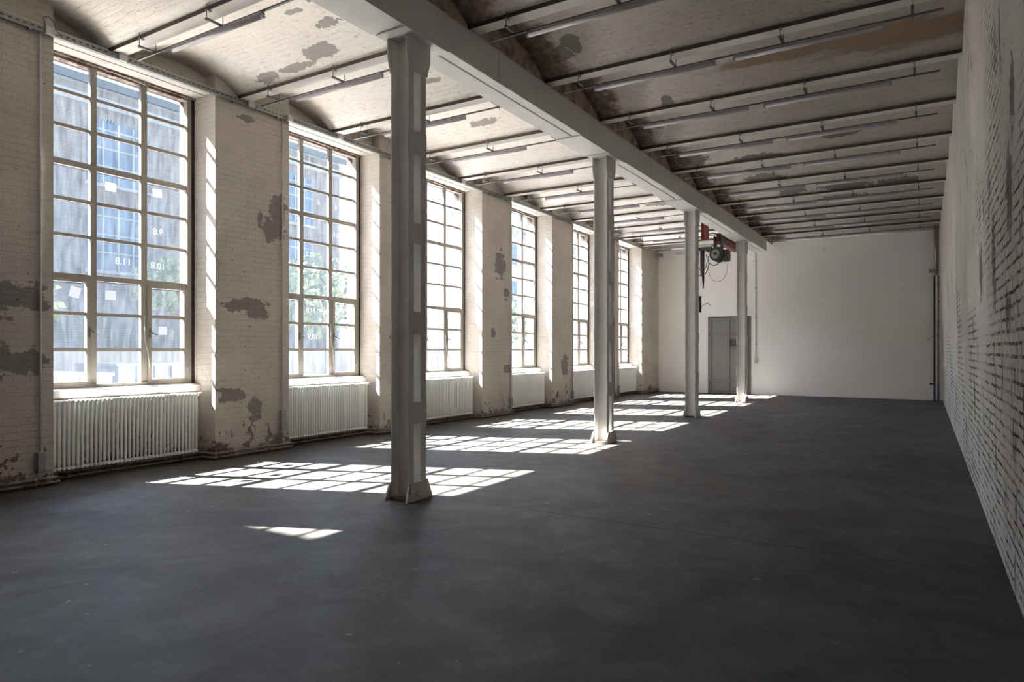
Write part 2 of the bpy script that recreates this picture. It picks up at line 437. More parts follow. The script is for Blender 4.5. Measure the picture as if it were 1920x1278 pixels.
def dup(root, loc, label=None):
    r = root.copy(); C.objects.link(r); r.location = loc
    if label: r['label'] = label
    for ch in list(root.children):
        c = ch.copy(); C.objects.link(c); c.parent = r
        for g in ch.children:
            d = g.copy(); C.objects.link(d); d.parent = c
    return r

def box_obj(name, m, *a, parent=None, bevel=0):
    bm = bmesh.new(); bx(bm, *a)
    if bevel: bmesh.ops.bevel(bm, geom=bm.edges[:], offset=bevel, segments=2, affect='EDGES')
    return obj(name, bm, m, parent)

# ------------------------------------------------------------------ the shell
struct = dict(kind='structure')
tag(box_obj('floor', M['floor'], -9.0, .9, YN - .3, YF + .3, -.3, 0), 'grey smooth screeded concrete floor with faint cloudy stains', 'floor', kind='structure')
# saw-cut expansion joint beside the nearest column: dark recess filled strip
bm = bmesh.new(); bx(bm, CX + .13, .47, 5.515, 5.529, -.001, .0012)
jo = obj('expansion_joint', bm, M['ink'], bpy.data.objects['floor'])

bm = bmesh.new()
bx(bm, .47, .95, YN - .3, YF + .3, -.02, 5.9)
wr = obj('wall_right', bm, M['brickR']); 
for v in wr.data.vertices:            # the wall leans in a little towards its top
    if v.co.x < .5: v.co.x = .475 - .085 * max(0, v.co.z) / 5.05
tag(wr, 'long roughly painted brick wall on the right with bare dark joints', 'wall', kind='structure')
tag(box_obj('wall_far', M['plaster'], -9.0, .9, YF, YF + .3, -.02, 5.9), 'smooth white plastered end wall behind the grey door', 'wall', kind='structure')
tag(box_obj('wall_near', M['darkwall'], -9.0, .9, YN - .3, YN, -.02, 5.9), 'white end wall behind the camera', 'wall', kind='structure')

# window wall: pillars, parapets under the windows, lintels, spandrels
OX = -9.0
bm = bmesh.new()
for i in range(-1, 7):
    a = P0 + i * PP; b = a + PW
    if i == -1: a = YN
    if i == 6: b = YF
    bx(bm, -8.72, W, a, b, -.02, 5.6)
for i in range(-1, 6):
    a = P0 + i * PP + PW; b = P0 + (i + 1) * PP
    bx(bm, -8.82, -8.63, a, b, -.02, 1.0)
    bx(bm, -8.82, -8.45, a, b, 5.075, 5.6)
wl = obj('wall_left', bm, M['brickL'])
tag(wl, 'white painted brick window wall with broad chipped pillars', 'wall', kind='structure')
bm = bmesh.new()
for i in range(-1, 7):
    a = P0 + i * PP; b = a + PW
    if i == -1: a = YN
    if i == 6: b = YF
    bx(bm, OX, -8.7205, a - (.045 if i > -1 else 0), b + (.045 if i < 6 else 0), -.02, 5.6)
for i in range(-1, 6):
    a = P0 + i * PP + PW; b = P0 + (i + 1) * PP
    bx(bm, OX, -8.8205, a + .046, b - .046, -.02, 1.0); bx(bm, OX, -8.8205, a + .046, b - .046, 5.0, 5.6)
tag(obj('wall_outside', bm, M['outer']), 'red brick outer skin of the window wall, seen at the pane edges', 'wall', kind='structure')
def spray(name, m, strokes, x, r=.012):
    bm = bmesh.new()
    for s in strokes: tube(bm, [(x, y, z) for y, z in s], r, 5)
    for v in bm.verts: v.co.x = x + (v.co.x - x) * .15
    return obj(name, bm, m, wl)
spray('graffiti', M['redspray'], [[(22.28, 1.0), (22.36, 1.26), (22.42, 1.0), (22.5, 1.24), (22.55, .98)], [(22.3, 1.1), (22.5, 1.12)],
     [(22.5, .85), (22.5, .35), (22.44, .3), (22.58, .33), (22.6, .62), (22.46, .6), (22.5, .78)], [(22.62, 1.28), (22.62, 1.0)]], W + .002, .014)

# lintels carry the whitewashed soffit board
for n in range(7):
    i = n - 1
    a = P0 + i * PP + PW; b = P0 + (i + 1) * PP
    bm = bmesh.new(); bx(bm, -8.82, -8.5, a + .001, b - .001, 5.012, 5.074); bx(bm, -8.492, -8.275, a + .001, b - .001, 5.018, 5.074)
    o = obj('trim_%d' % (n + 1), bm, M['soffit']); tag(o, 'whitewashed lintel soffit above a window', 'lintel', kind='structure')

# ceiling: jack arches between the joists
bm = bmesh.new()
def arch(y0, y1, zs=5.085, rise=.25, seg=14):
    prof = [(y0 + (y1 - y0) * t / seg, zs + rise * (1 - (2 * t / seg - 1) ** 2)) for t in range(seg + 1)]
    lo = [(-9.0, ) + p for p in prof]
    A = [bm.verts.new((-9.0, y, z)) for y, z in prof]; B = [bm.verts.new((.9, y, z)) for y, z in prof]
    A2 = [bm.verts.new((-9.0, y, 5.6)) for y, z in prof]; B2 = [bm.verts.new((.9, y, 5.6)) for y, z in prof]
    for t in range(seg):
        f = bm.faces.new((A[t], A[t + 1], B[t + 1], B[t])); f.smooth = True
        bm.faces.new((A2[t], B2[t], B2[t + 1], A2[t + 1]))
        bm.faces.new((A[t], A2[t], A2[t + 1], A[t + 1])); bm.faces.new((B[t], B[t + 1], B2[t + 1], B2[t]))
    bm.faces.new((A[0], B[0], B2[0], A2[0])); bm.faces.new((A[-1], A2[-1], B2[-1], B[-1]))
FW = .17
js = [J0 + j * DJ for j in range(-4, 12)]
ends = [YN - .3 - FW] + js
ends = [y for y in ends if y < YF - .05]
for a, b in zip(ends, ends[1:]):
    arch(a + FW, b)
    bx(bm, -9.0, .9, b, b + FW, 5.10, 5.6)
if YF + .3 - (ends[-1] + FW) > .05: arch(ends[-1] + FW, ends[-1] + DJ)
for a, b in zip(ends, ends[1:]):
    y0, y1 = a + FW, b; seg = 14
    prof = [(y0 + (y1 - y0) * t / seg, 5.0848 + .25 * (1 - (2 * t / seg - 1) ** 2)) for t in range(seg + 1)]
    prism(bm, [(y0, 5.021)] + prof + [(y1, 5.021)], 'x', -4.62, -4.31)
ce = obj('ceiling', bm, M['vault']); tag(ce, 'shallow brick jack arches with flaking cream paint and grey patches', 'ceiling', kind='structure')
tag(box_obj('trim_8', M['roof'], -9.05, .95, YN - .35, YF + .35, 5.9, 6.05), 'flat roof deck over the vaults', 'roof', kind='structure')

# ------------------------------------------------------------------ joists (I beams, only the lower flange shows)
first = None
for j in range(0, 12):
    y = J0 + j * DJ
    if y + FW > YF: break
    name = ORD[j]
    lab = '%s steel ceiling joist from the camera, %s' % (name, 'rusty edged bottom flange')
    if first is None:
        bm = bmesh.new()
        bx(bm, -8.5, .385, .0, .006, ZS - 5.04, .048, 1)
        bx(bm, -8.5, .385, .0065, FW, .0, .014, 0)
        bx(bm, -8.5, .385, FW / 2 - .005, FW / 2 + .005, .0145, .0595, 0)
        first = obj('ceiling_joist', bm, [M['joist'], M['lip']], None, (0, y, ZS)); tag(first, lab, 'joist', 'ceiling joists')
    else: dup(first, (0, y, ZS), lab)

# ------------------------------------------------------------------ girder
g = empty('steel_girder', (-4.473, 5.0, ZB)); tag(g, 'long pale painted double steel girder carried by the columns', 'girder')
GY0, GY1 = YN, 22.55
def ibeam(xa, xb, tw, xw):
    bm = bmesh.new()
    bx(bm, xa, xb, GY0, GY1, ZB, ZB + .022); bx(bm, xa, xb, GY0, GY1, 5.0, 5.02); bx(bm, xw, xw + tw, GY0, GY1, ZB + .0225, 4.9995)
    bmesh.ops.bevel(bm, geom=[e for e in bm.edges if abs(e.verts[0].co.y - e.verts[1].co.y) > 1], offset=.004, segments=1, affect='EDGES')
    return bm
obj('girder_beam', ibeam(-4.678, -4.425, .012, -4.56), M['girder'], g)
obj('girder_beam', ibeam(-4.405, -4.268, .012, -4.286), M['girder'], g)
for yy in (7.0, 12.2, 17.0):
    bm = bmesh.new(); bx(bm, -4.2735, -4.2655, yy - .28, yy + .28, ZB + .03, 4.99)
    sp = obj('splice_plate', bm, M['girder'], g)
    for dy in (-.2, .2, -.07, .07):
        for zz in ((4.74, 4.89) if abs(dy) > .1 else (4.78, 4.85, 4.93)):
            bm = bmesh.new()
            bmesh.ops.create_uvsphere(bm, u_segments=10, v_segments=6, radius=.017, matrix=Matrix.Translation((-4.2655, yy + dy, zz)) @ Matrix.Diagonal((.45, 1, 1, 1)))
            obj('rivet', bm, M['girder'], sp)
for yy in CY:
    for a, b in ((yy - 1.12, yy - .17), (yy + .44, yy + .55)):
        bm = bmesh.new(); bx(bm, -4.682, -4.264, a, b, ZB - .016, ZB - .0005)
        obj('cover_plate', bm, M['girder'], g)

# ------------------------------------------------------------------ columns
def make_column():
    r = empty('steel_column', (CX - CW / 2, CY[0], 0))
    x0, x1 = -CW / 2, CW / 2; fl = .085; wt = .010; T = ZB - .03
    for s in (0, 1):
        bm = bmesh.new()
        if s == 0: ya, yw = 0.0, fl; 
        else: ya, yw = CD, CD - fl
        sg = 1 if s == 0 else -1
        # web and two flanges of one channel, back to back with the other
        pts = [(x0, ya), (x0 + .012, ya), (x0 + .020, yw - sg * wt - sg * .014), (x0 + .032, yw - sg * wt), (x1 - .032, yw - sg * wt), (x1 - .020, yw - sg * wt - sg * .014), (x1 - .012, ya), (x1, ya), (x1, yw), (x0, yw)]
        prism(bm, pts, 'z', 0.002, T)
        obj('channel', bm, M['colpaint'], r, (0, 0, 0))
    for z0, z1 in ((3.45, 3.69), (2.565, 2.77), (1.655, 1.885), (.76, .98)):
        for s in (-1, 1):
            bm = bmesh.new(); xa = s * (CW / 2 + .0005); xb = s * (CW / 2 + .0115)
            bx(bm, min(xa, xb), max(xa, xb), .008, CD - .004, z0, z1)
            bmesh.ops.bevel(bm, geom=bm.edges[:], offset=.003, segments=1, affect='EDGES')
            obj('batten_plate', bm, M['colpaint'], r, (0, 0, 0))
    for s in (-1, 1):
        xa = s * (CW / 2 + .0005); xb = s * (CW / 2 + .0125); a, b = min(xa, xb), max(xa, xb)
        bm = bmesh.new()
        prism(bm, [(-.045, T), (CD + .055, T), (CD + .055, T - .17), (CD + .004, T - .33), (-.004, T - .33), (-.045, T - .17)], 'x', a, b)
        obj('head_gusset', bm, M['colpaint'], r, (0, 0, 0))
        bm = bmesh.new(); xb2 = s * (CW / 2 + .022); a2, b2 = min(xa, xb2), max(xa, xb2)
        prism(bm, [(-.062, 0.001), (CD + .062, 0.001), (CD + .058, .03), (CD + .004, .19), (-.004, .17), (-.058, .03)], 'x', a2, b2)
        # sag the plate outwards at the foot
        for v in bm.verts:
            if v.co.z < .05: v.co.x += s * .012
        obj('base_gusset', bm, M['baserust'], r, (0, 0, 0))
    bm = bmesh.new(); bx(bm, -CW / 2 - .06, CW / 2 + .10, -.16, CD + .15, T + .0005, T + .013)
    obj('cap_plate', bm, M['colpaint'], r, (0, 0, 0))
    bm = bmesh.new(); bx(bm, -CW / 2 + .015, CW / 2 - .015, -.03, .055, .001, .03)
    obj('base_plate', bm, M['lip'], r, (0, 0, 0))
    return r
col0 = make_column()
cl = ['white steel channel column nearest the camera, sun patch at its foot', 'second white steel column from the camera, its foot standing in sunlight',
      'third white steel column, standing left of the grey door', 'farthest white steel column, standing in front of the grey door']
tag(col0, cl[0], 'column', 'steel columns under the girder')
for i in (1, 2, 3):
    dup(col0, (CX - CW / 2, CY[i], 0), cl[i])
# brown conduit box strapped to the third column
bm = bmesh.new(); bx(bm, -4.34, -4.30, CY[2] + CD + .0, CY[2] + CD + .05, 2.35, 2.72)
tag(obj('switch_box', bm, M['lip']), 'small rust brown box fixed high on the third column', 'box')
bm = bmesh.new(); tube(bm, [(-4.32, CY[2] + CD + .03, 2.40), (-4.28, CY[2] + CD + .05, 2.50), (-4.17, CY[2] + CD + .08, 2.56), (-4.10, CY[2] + CD + .08, 2.50)], .008, 6)
tag(obj('wire_hook', bm, M['galv']), 'bent wire sticking out beside the brown box on the third column', 'wire')

# ------------------------------------------------------------------ windows
YC = [.03, .105, .635, .71, 1.265, 1.345, 1.895, 1.97]   # frame lines within a bay
ZR = [1.055, 1.08, 1.497, 1.518, 1.93, 1.951, 2.355, 2.42, 2.868, 2.89, 3.30, 3.322, 3.72, 3.775, 4.17, 4.192, 4.58, 4.602, 4.95, 5.01]
def make_window():
    r = empty('window_1', (GX, 0, 0))
    F0, F1 = -.024, .025
    bm = bmesh.new()
    bx(bm, F0 - .02, F1 + .02, .0, .10, 1.0, 5.01); bx(bm, F0 - .02, F1 + .02, 1.90, 2.005, 1.0, 5.01)
    bx(bm, F0, F1, .635, .71, 1.055, 4.95); bx(bm, F0, F1, 1.265, 1.345, 1.055, 4.95)
    bx(bm, F0 - .02, F1 + .02, .10, 1.90, 1.03, 1.082)
    for c0, c1 in ((.1, .635), (.71, 1.265), (1.345, 1.9)):
        bx(bm, F0, F1, c0, c1, 2.355, 2.42); bx(bm, F0, F1, c0, c1, 3.71, 3.78)
        for z0, z1 in ((2.860, 2.900), (3.290, 3.332), (4.160, 4.202), (4.572, 4.612)): bx(bm, F0 + .01, F1 - .01, c0, c1, z0, z1)
    for z0, z1 in ((1.487, 1.528), (1.92, 1.961)): bx(bm, F0 + .01, F1 - .01, .71, 1.265, z0, z1)
    obj('window_frame', bm, M['frame'], r, (0, 0, 0))
    bm = bmesh.new(); bx(bm, F0 - .02, F1 + .02, .10, 1.90, 4.95, 5.011); bx(bm, F1 + .02, F1 + .05, .0, 2.005, 4.985, 5.011)
    obj('head_rail', bm, M['lint'], r, (0, 0, 0))
    for c0, c1, hy in ((.102, .625, .615), (1.355, 1.898, 1.37)):
        bm = bmesh.new(); X0, X1 = F0, F1 + .018
        bx(bm, X0, X1, c0, c0 + .04, 1.084, 2.353); bx(bm, X0, X1, c1 - .04, c1, 1.084, 2.353)
        bx(bm, X0, X1, c0 + .04, c1 - .04, 1.084, 1.118); bx(bm, X0, X1, c0 + .04, c1 - .04, 2.32, 2.353)
        for z0, z1 in ((1.487, 1.528), (1.92, 1.961)): bx(bm, X0 + .01, X1 - .01, c0 + .04, c1 - .04, z0, z1)
        cs = obj('casement', bm, M['frame'], r, (0, 0, 0))
        bm = bmesh.new(); bx(bm, X1, X1 + .008, hy - .012, hy + .012, 1.66, 1.78)
        tube(bm, [(X1 + .005, hy, 1.74), (X1 + .045, hy, 1.735)], .008, 6)
        tube(bm, [(X1 + .045, hy, 1.735), (X1 + .05, hy + .03, 1.71), (X1 + .05, hy + .075, 1.69)], .009, 6)
        h = obj('handle', bm, M['steel'], cs, (0, 0, 0))
        bm = bmesh.new()
        ye = c1 + .004 if c0 > 1 else c0 - .004
        for zz in (1.25, 2.15): tube(bm, [(X1 + .006, ye, zz - .05), (X1 + .006, ye, zz + .05)], .011, 6)
        obj('hinges', bm, M['galv'], cs, (0, 0, 0))
    # one mesh of thin panes
    bm = bmesh.new(); rows = [(1.08, 2.355), (2.42, 3.72), (3.775, 4.95)]
    for c0, c1 in ((.10, .635), (.71, 1.265), (1.345, 1.90)):
        for z0, z1 in rows: bx(bm, -.012, -.008, c0 - .004, c1 + .004, z0 - .004, z1 + .004)
    obj('glass_panes', bm, M['glass'], r, (0, 0, 0))
    # sill, sloping to the room
    bm = bmesh.new(); X = GX
    prism(bm, [(-.02, .995), (.143, .985), (.143, .945), (.190, .935), (.190, 1.020), (-.02, 1.054)], 'y', .002, 2.003)
    bmesh.ops.bevel(bm, geom=[e for e in bm.edges if abs(e.verts[0].co.y - e.verts[1].co.y) > 1], offset=.006, segments=2, affect='EDGES')
    obj('window_sill', bm, M['sill'], r, (0, 0, 0))
    # opening lever rod of the vent and its loose cord
    bm = bmesh.new(); tube(bm, [(.055, .80, 4.975), (.07, .86, 4.985), (.07, 1.2, 4.975), (.065, 1.33, 4.96), (.06, 1.345, 4.90)], .007, 6)
    obj('vent_rod', bm, M['plasticw'], r, (0, 0, 0))
    bm = bmesh.new(); tube(bm, [(.04, 1.30, 1.95), (.045, 1.305, 1.62), (.06, 1.33, 1.5), (.055, 1.35, 1.36), (.06, 1.36, 1.27)], .006, 6)
    obj('pull_cord', bm, M['plasticw'], r, (0, 0, 0))
    return r
w0 = make_window(); w0.location.y = P0 + PW
tag(w0, 'tall steel framed factory window nearest the camera, papers stuck on it', 'window', kind='structure')
wins = [w0]
wlab = ['second tall window, left of the nearest column, numbers chalked on panes', 'third tall window, right of the nearest column, green dot on its sill',
        'fourth tall window, midway along the wall', 'fifth tall window, left of the second column', 'farthest tall window, right of the second column',
        'tall window beside the camera', 'tall window behind the camera']
for n in range(1, 7):
    i = n if n < 6 else -1
    w = dup(w0, (GX, P0 + PW + i * PP, 0), wlab[n - 1]); w.name = 'window_%d' % (n + 1); wins.append(w)

# chalk numbers painted on panes (read from outside, so mirrored indoors)
def text_mesh(s, size):
    cu = bpy.data.curves.new('num', 'FONT'); cu.body = s; cu.size = size; cu.extrude = .0008; cu.offset = 0
    cu.align_x = 'CENTER'; cu.align_y = 'CENTER'
    o = bpy.data.objects.new('num', cu); C.objects.link(o)
    bpy.context.view_layer.update()
    me = bpy.data.meshes.new_from_object(o.evaluated_get(bpy.context.evaluated_depsgraph_get()))
    bpy.data.objects.remove(o); return me
def place_text(s, size, w, y, z, m, mirror=True, x=GX - .0055, rot=0.0, name='painted_number'):
    me = text_mesh(s, size); me.materials.clear(); me.materials.append(m)
    # text plane XY -> world (Y, Z); seen from +X the reader's right is +Y
    R = Matrix(((0, 0, 1, 0), (1, 0, 0, 0), (0, 1, 0, 0), (0, 0, 0, 1)))
    S = Matrix.Diagonal((-1 if mirror else 1, 1, 1, 1)) @ Matrix.Rotation(rot, 4, 'Z')
    me.transform(R @ S)
    o = bpy.data.objects.new(name, me); C.objects.link(o); o.parent = w
    o.location = (x - w.location.x, y - w.location.y, z)
    return o
Y1, Y2 = P0 + PW, P0 + PW + PP
for s, y, z in (('10.8', 5.28 - .0, 2.62), ('9.8', 5.28, 3.08), ('11.8', 4.82, 2.63)):
    place_text(s, .12, w0, y, z, M['chalk'])
for s, y, z in (('10.9', 8.07 - .1, 1.72), ('11.0', 7.93, 2.16), ('10.7', 7.92, 2.62), ('7.', 8.56, 2.6), ('10.2', 7.93, 3.1), ('10.3', 8.6, 3.07), ('6', 8.10, 4.0), ('4', 8.5, 3.98), ('8.1', 8.5, 3.5)):
    place_text(s, .12, wins[1], y, z, M['chalk'])
for s, y, z in (('P3', 11.1, 2.1),): place_text(s, .14, wins[2], y, z, M['chalk'])

# papers stuck to the first window's panes
def paper(y, z, w, h, rot, lab, txt=None, m='paper'):
    bm = bmesh.new(); bx(bm, -.0006, .0006, -w / 2, w / 2, -h / 2, h / 2)
    for v in bm.verts: v.co = Matrix.Rotation(rot, 3, 'X') @ v.co
    o = obj('paper_note', bm, M[m], None, (GX - .006, y, z)); tag(o, lab, 'paper', 'papers stuck on the nearest window')
    if txt:
        place_text(txt, h * .6, o, y, z, M['ink'], True, GX - .005, rot, 'writing')
    return o
paper(4.66, 3.56, .125, .10, 0, 'blank bright white paper on the middle column of the nearest window')
paper(5.27, 3.60, .125, .10, .05, 'blank bright white paper on the right column of the nearest window')
paper(4.24, 2.20, .12, .13, -.25, 'tilted faint paper on the left casement of the nearest window', None, 'dull')
paper(4.66, 2.19, .13, .12, 0, 'paper with black scribbled lettering low on the nearest window', '154', 'dull')
paper(5.35, 1.76, .12, .11, 0, 'pale square paper on the right casement of the nearest window', None, 'dull')
# green paint dot on the third sill
bm = bmesh.new(); bmesh.ops.create_icosphere(bm, subdivisions=2, radius=.045, matrix=Matrix.Diagonal((.06, 1, .9, 1)))
gd = obj('paint_dot', bm, M['greenspray'], wins[2], (.186, 1.38, .994))
bm = bmesh.new(); bmesh.ops.create_icosphere(bm, subdivisions=2, radius=.05, matrix=Matrix.Diagonal((.06, 1, .8, 1)))
obj('paint_dot', bm, M['greenspray'], wins[4], (.186, 1.05, .994))

# ------------------------------------------------------------------ radiators
def rad_section():
    bm = bmesh.new()
    for x in (.008, .092):
        tube(bm, [(x, 0, .15), (x, 0, .20), (x, 0, .88), (x, 0, .915)], [.010, .0145, .0145, .011], 10)
    for z0 in (.14, .905):
        tube(bm, [(-.012, 0, z0), (-.004, 0, z0), (.104, 0, z0), (.112, 0, z0)], [.012, .020, .020, .012], 10)
    tube(bm, [(.05, -.0249, .14), (.05, .0249, .14)], .019, 10)
    tube(bm, [(.05, -.0249, .905), (.05, .0249, .905)], .019, 10)
    return mesh('radiator_section', bm, M['white'])
RL = ['nearest the camera', 'second from the camera, under the window with chalked numbers', 'third, right behind the nearest column',
      'fourth from the camera, midway along the wall', 'fifth, partly behind the second column', 'farthest, just right of the second column']
sec = rad_section(); NSEC = 36
for n in range(6):
    ys = P0 + PW + n * PP + .045
    r = empty('radiator', (-8.49, ys, 0)); tag(r, 'white column radiator ' + RL[n], 'radiator', 'radiators under the windows')
    for q in range(NSEC):
        o = bpy.data.objects.new('radiator_section', sec); C.objects.link(o); o.parent = r; o.location = (0, q * .05 + .025, 0)
    bm = bmesh.new(); tube(bm, [(.05, NSEC * .05 + .001, .905), (.05, NSEC * .05 + .03, .905)], .012, 8)
    tube(bm, [(.05, NSEC * .05 + .03, .905), (.05, NSEC * .05 + .075, .905)], .024, 10)
    obj('thermostat_valve', bm, M['plasticw'], r, (0, 0, 0))
    bm = bmesh.new(); tube(bm, [(.05, NSEC * .05 + .01, .14), (.05, NSEC * .05 + .03, .14), (.03, NSEC * .05 + .04, .11)], .009, 8)
    obj('connector_pipe', bm, M['steel'], r, (0, 0, 0))
    for yy in (.42, 1.42):
        bm = bmesh.new(); bx(bm, -.139, -.02, yy - .012, yy + .012, .84, .87); bx(bm, -.139, -.02, yy - .012, yy + .012, .19, .22)
        bx(bm, -.139, -.134, yy - .02, yy + .02, .1, .9)
        obj('wall_bracket', bm, M['white'], r, (0, 0, 0))

# ------------------------------------------------------------------ heating pipes along the skirting
for zz, lab in ((.094, 'upper of two thin heating pipes running along the skirting'), (.040, 'lower of two thin heating pipes running along the skirting')):
    XF, XN = -8.225, -8.47
    pts = [(XF, YN + .1, zz)]
    for i in range(-1, 7):
        a = P0 + i * PP; b = a + PW
        off = .035 if zz > .06 else .055
        if i > -1 or True:
            pts += [(XN, a - off - .04, zz), (XN + .04, a - off, zz), (XF - .02, a - off, zz), (XF, a - off + .02, zz)]
        if i < 6: pts += [(XF, b + off - .02, zz), (XF - .02, b + off, zz), (XN + .04, b + off, zz), (XN, b + off + .04, zz)]
    pts[0] = (XN, YN + .2, zz)
    pts.append((XF, YF - .06, zz))
    bm = bmesh.new(); tube(bm, pts, .0125, 8)
    o = obj('heating_pipe', bm, M['pipe']); tag(o, lab, 'pipe', 'skirting heating pipes')
    for i in range(0, 7):
        a = P0 + i * PP; b = a + PW
        spots = [(XF, a + .3), (XF, b - .2), (XN, b + .25), (XN, b + 1.5)]
        if i == 6: spots = spots[:1]
        for X, Y in spots:
            back = (W if X == XF else -8.63)
            bm = bmesh.new(); tube(bm, [(X, Y - .009, zz), (X, Y + .009, zz)], .018, 8); bx(bm, back, X - .012, Y - .005, Y + .005, zz - .005, zz + .005)
            obj('pipe_clamp', bm, M['clamp'], o)

# ------------------------------------------------------------------ cable tray along the window wall
ct = empty('cable_tray', (-8.22, 3, 4.98)); tag(ct, 'long perforated grey cable tray running along the window wall top', 'cable tray')
bm = bmesh.new(); TY0, TY1 = YN, 22.2
bx(bm, -8.2555, -8.2535, TY0, TY1, 4.965, 5.04); bx(bm, -8.253, -8.208, TY0, TY1, 4.965, 4.967); bx(bm, -8.2075, -8.2055, TY0, TY1, 4.965, 5.03)
obj('tray_channel', bm, M['tray'], ct)
for i in range(0, 6):
    for dy in (.25, 1.0):
        bm = bmesh.new(); y = P0 + i * PP + dy
        bx(bm, -8.257, -8.19, y - .012, y + .012, 4.945, 4.963)
        obj('tray_bracket', bm, M['galv'], ct)
bm = bmesh.new(); tube(bm, [(-8.23, y * .5 - 2, 4.98 + .004 * math.sin(y * 1.7)) for y in range(0, 48)], .009, 6)
obj('cable', bm, M['plasticw'], ct)

def jbox(y, lab, x=-8.186, z=5.0, s=.045):
    bm = bmesh.new(); bx(bm, x - .018, x + .018, y - s, y + s, z - .045, z + .045)
    bmesh.ops.bevel(bm, geom=bm.edges[:], offset=.004, segments=2, affect='EDGES')
    tube(bm, [(x, y + s, z), (x, y + s + .02, z)], .012, 8)
    return tag(obj('junction_box', bm, M['plasticw']), lab, 'junction box', 'junction boxes on the cable tray')
jbox(3.70, 'grey junction box on the cable tray above the nearest wall conduit')
jbox(4.49, 'grey junction box on the tray above the first window')
jbox(6.30, 'grey junction box on the tray at the pillar after the first window')
jbox(6.98, 'grey junction box on the tray above the second wall conduit')
jbox(8.02, 'grey junction box on the tray above the second window')
jbox(11.5, 'grey junction box on the tray above the third window')
jbox(13.45, 'grey junction box on the tray between third and fourth windows')
# drooping cable loop over the first box
bm = bmesh.new(); tube(bm, [(-8.2, 3.66, 5.03), (-8.19, 3.64, 5.12), (-8.18, 3.68, 5.15), (-8.18, 3.74, 5.10), (-8.19, 3.76, 5.03)], .005, 6)
tag(obj('cable_loop', bm, M['steel']), 'small wire loop standing up from the tray above the nearest conduit', 'cable')

clabs = ['nearest the camera, left of the first window', 'on the pillar before the second window', 'on the pillar before the third window', 'on the pillar before the fourth window',
         'on the pillar before the fifth window', 'on the pillar before the sixth window']
for i in range(0, 6):
    if i == 2: continue
    y = P0 + i * PP + PW - (.14 if i < 2 else .10)
    o = empty('wall_conduit', (-8.24, y, .45)); tag(o, 'thin white vertical conduit ' + clabs[i], 'conduit', 'conduits on the pillars')
    bm = bmesh.new(); tube(bm, [(-8.235, y, .40 if i != 1 else .62), (-8.235, y, 4.955)], .011, 8); obj('conduit_pipe', bm, M['plasticw'], o)
    for zz in (1.0, 1.9, 2.8, 3.7, 4.5):
        bm = bmesh.new(); bx(bm, -8.259, -8.247, y - .02, y + .02, zz - .012, zz + .012); obj('conduit_clip', bm, M['plasticw'], o)
    so = empty('wall_socket', (-8.22, y, .3)); tag(so, 'grey socket box low ' + clabs[i].replace('nearest the camera, left', 'on the pillar left'), 'socket', 'sockets on the pillars')
    z0, z1 = (.17, .385) if i != 1 else (.28, .60)
    bm = bmesh.new(); bx(bm, -8.259, -8.205, y - .042, y + .042, z0, z1)
    bmesh.ops.bevel(bm, geom=bm.edges[:], offset=.005, segments=2, affect='EDGES'); obj('socket_housing', bm, M['plasticg'], so)
    for q in (0, 1):
        h = (z1 - z0) / 2
        bm = bmesh.new(); bx(bm, -8.2045, -8.198, y - .036, y + .036, z0 + q * h + .008, z0 + q * h + h - .008)
        bmesh.ops.bevel(bm, geom=bm.edges[:], offset=.002, segments=1, affect='EDGES'); obj('socket_flap', bm, M['plasticg'], so)
# wider rusty pipe chase on the fifth pillar
bm = bmesh.new(); tube(bm, [(-8.225, P0 + 5 * PP + .75, .12), (-8.225, P0 + 5 * PP + .75, 4.95)], .03, 10)
tag(obj('riser_pipe', bm, M['pipe']), 'rusty vertical riser pipe on the pillar before the farthest window', 'pipe')

# ------------------------------------------------------------------ light rails and lamps
RZ = 4.925; RYO = .155
def make_rail(x0, x1, hang, wire):
    r = empty('lamp_rail', ((x0 + x1) / 2, 0, RZ)); cx = (x0 + x1) / 2
    bm = bmesh.new(); bx(bm, x0 - cx, x1 - cx, -.012, .012, -.008, .008)
    obj('rail_channel', bm, M['steel'], r, (0, 0, 0))
    for hx in hang:
        bm = bmesh.new()
        bx(bm, hx - cx - .014, hx - cx + .014, -RYO - .03, .03, .009, .026)
        h = obj('hanger_arm', bm, M['steel'], r, (0, 0, 0))
        bm = bmesh.new(); tube(bm, [(hx - cx, -RYO - .018, .0), (hx - cx, -RYO - .018, ZS - RZ + .10)], .0045, 6)
        obj('threaded_rod', bm, M['steel'], h, (0, 0, 0))
        bm = bmesh.new(); tube(bm, [(hx - cx, .018, -.03), (hx - cx, .018, ZS - RZ - .001)], .0045, 6)
        obj('threaded_rod', bm, M['steel'], h, (0, 0, 0))
        bm = bmesh.new(); bx(bm, hx - cx - .016, hx - cx + .016, -RYO - .026, -RYO + .03, ZS - RZ - .014, ZS - RZ - .001)
        obj('beam_clamp', bm, M['galv'], h, (0, 0, 0))
    bm = bmesh.new(); tube(bm, [(a - cx, -.005, -.012) for a in wire], .006, 6)
    obj('rail_cable', bm, M['plasticw'], r, (0, 0, 0))
    return r
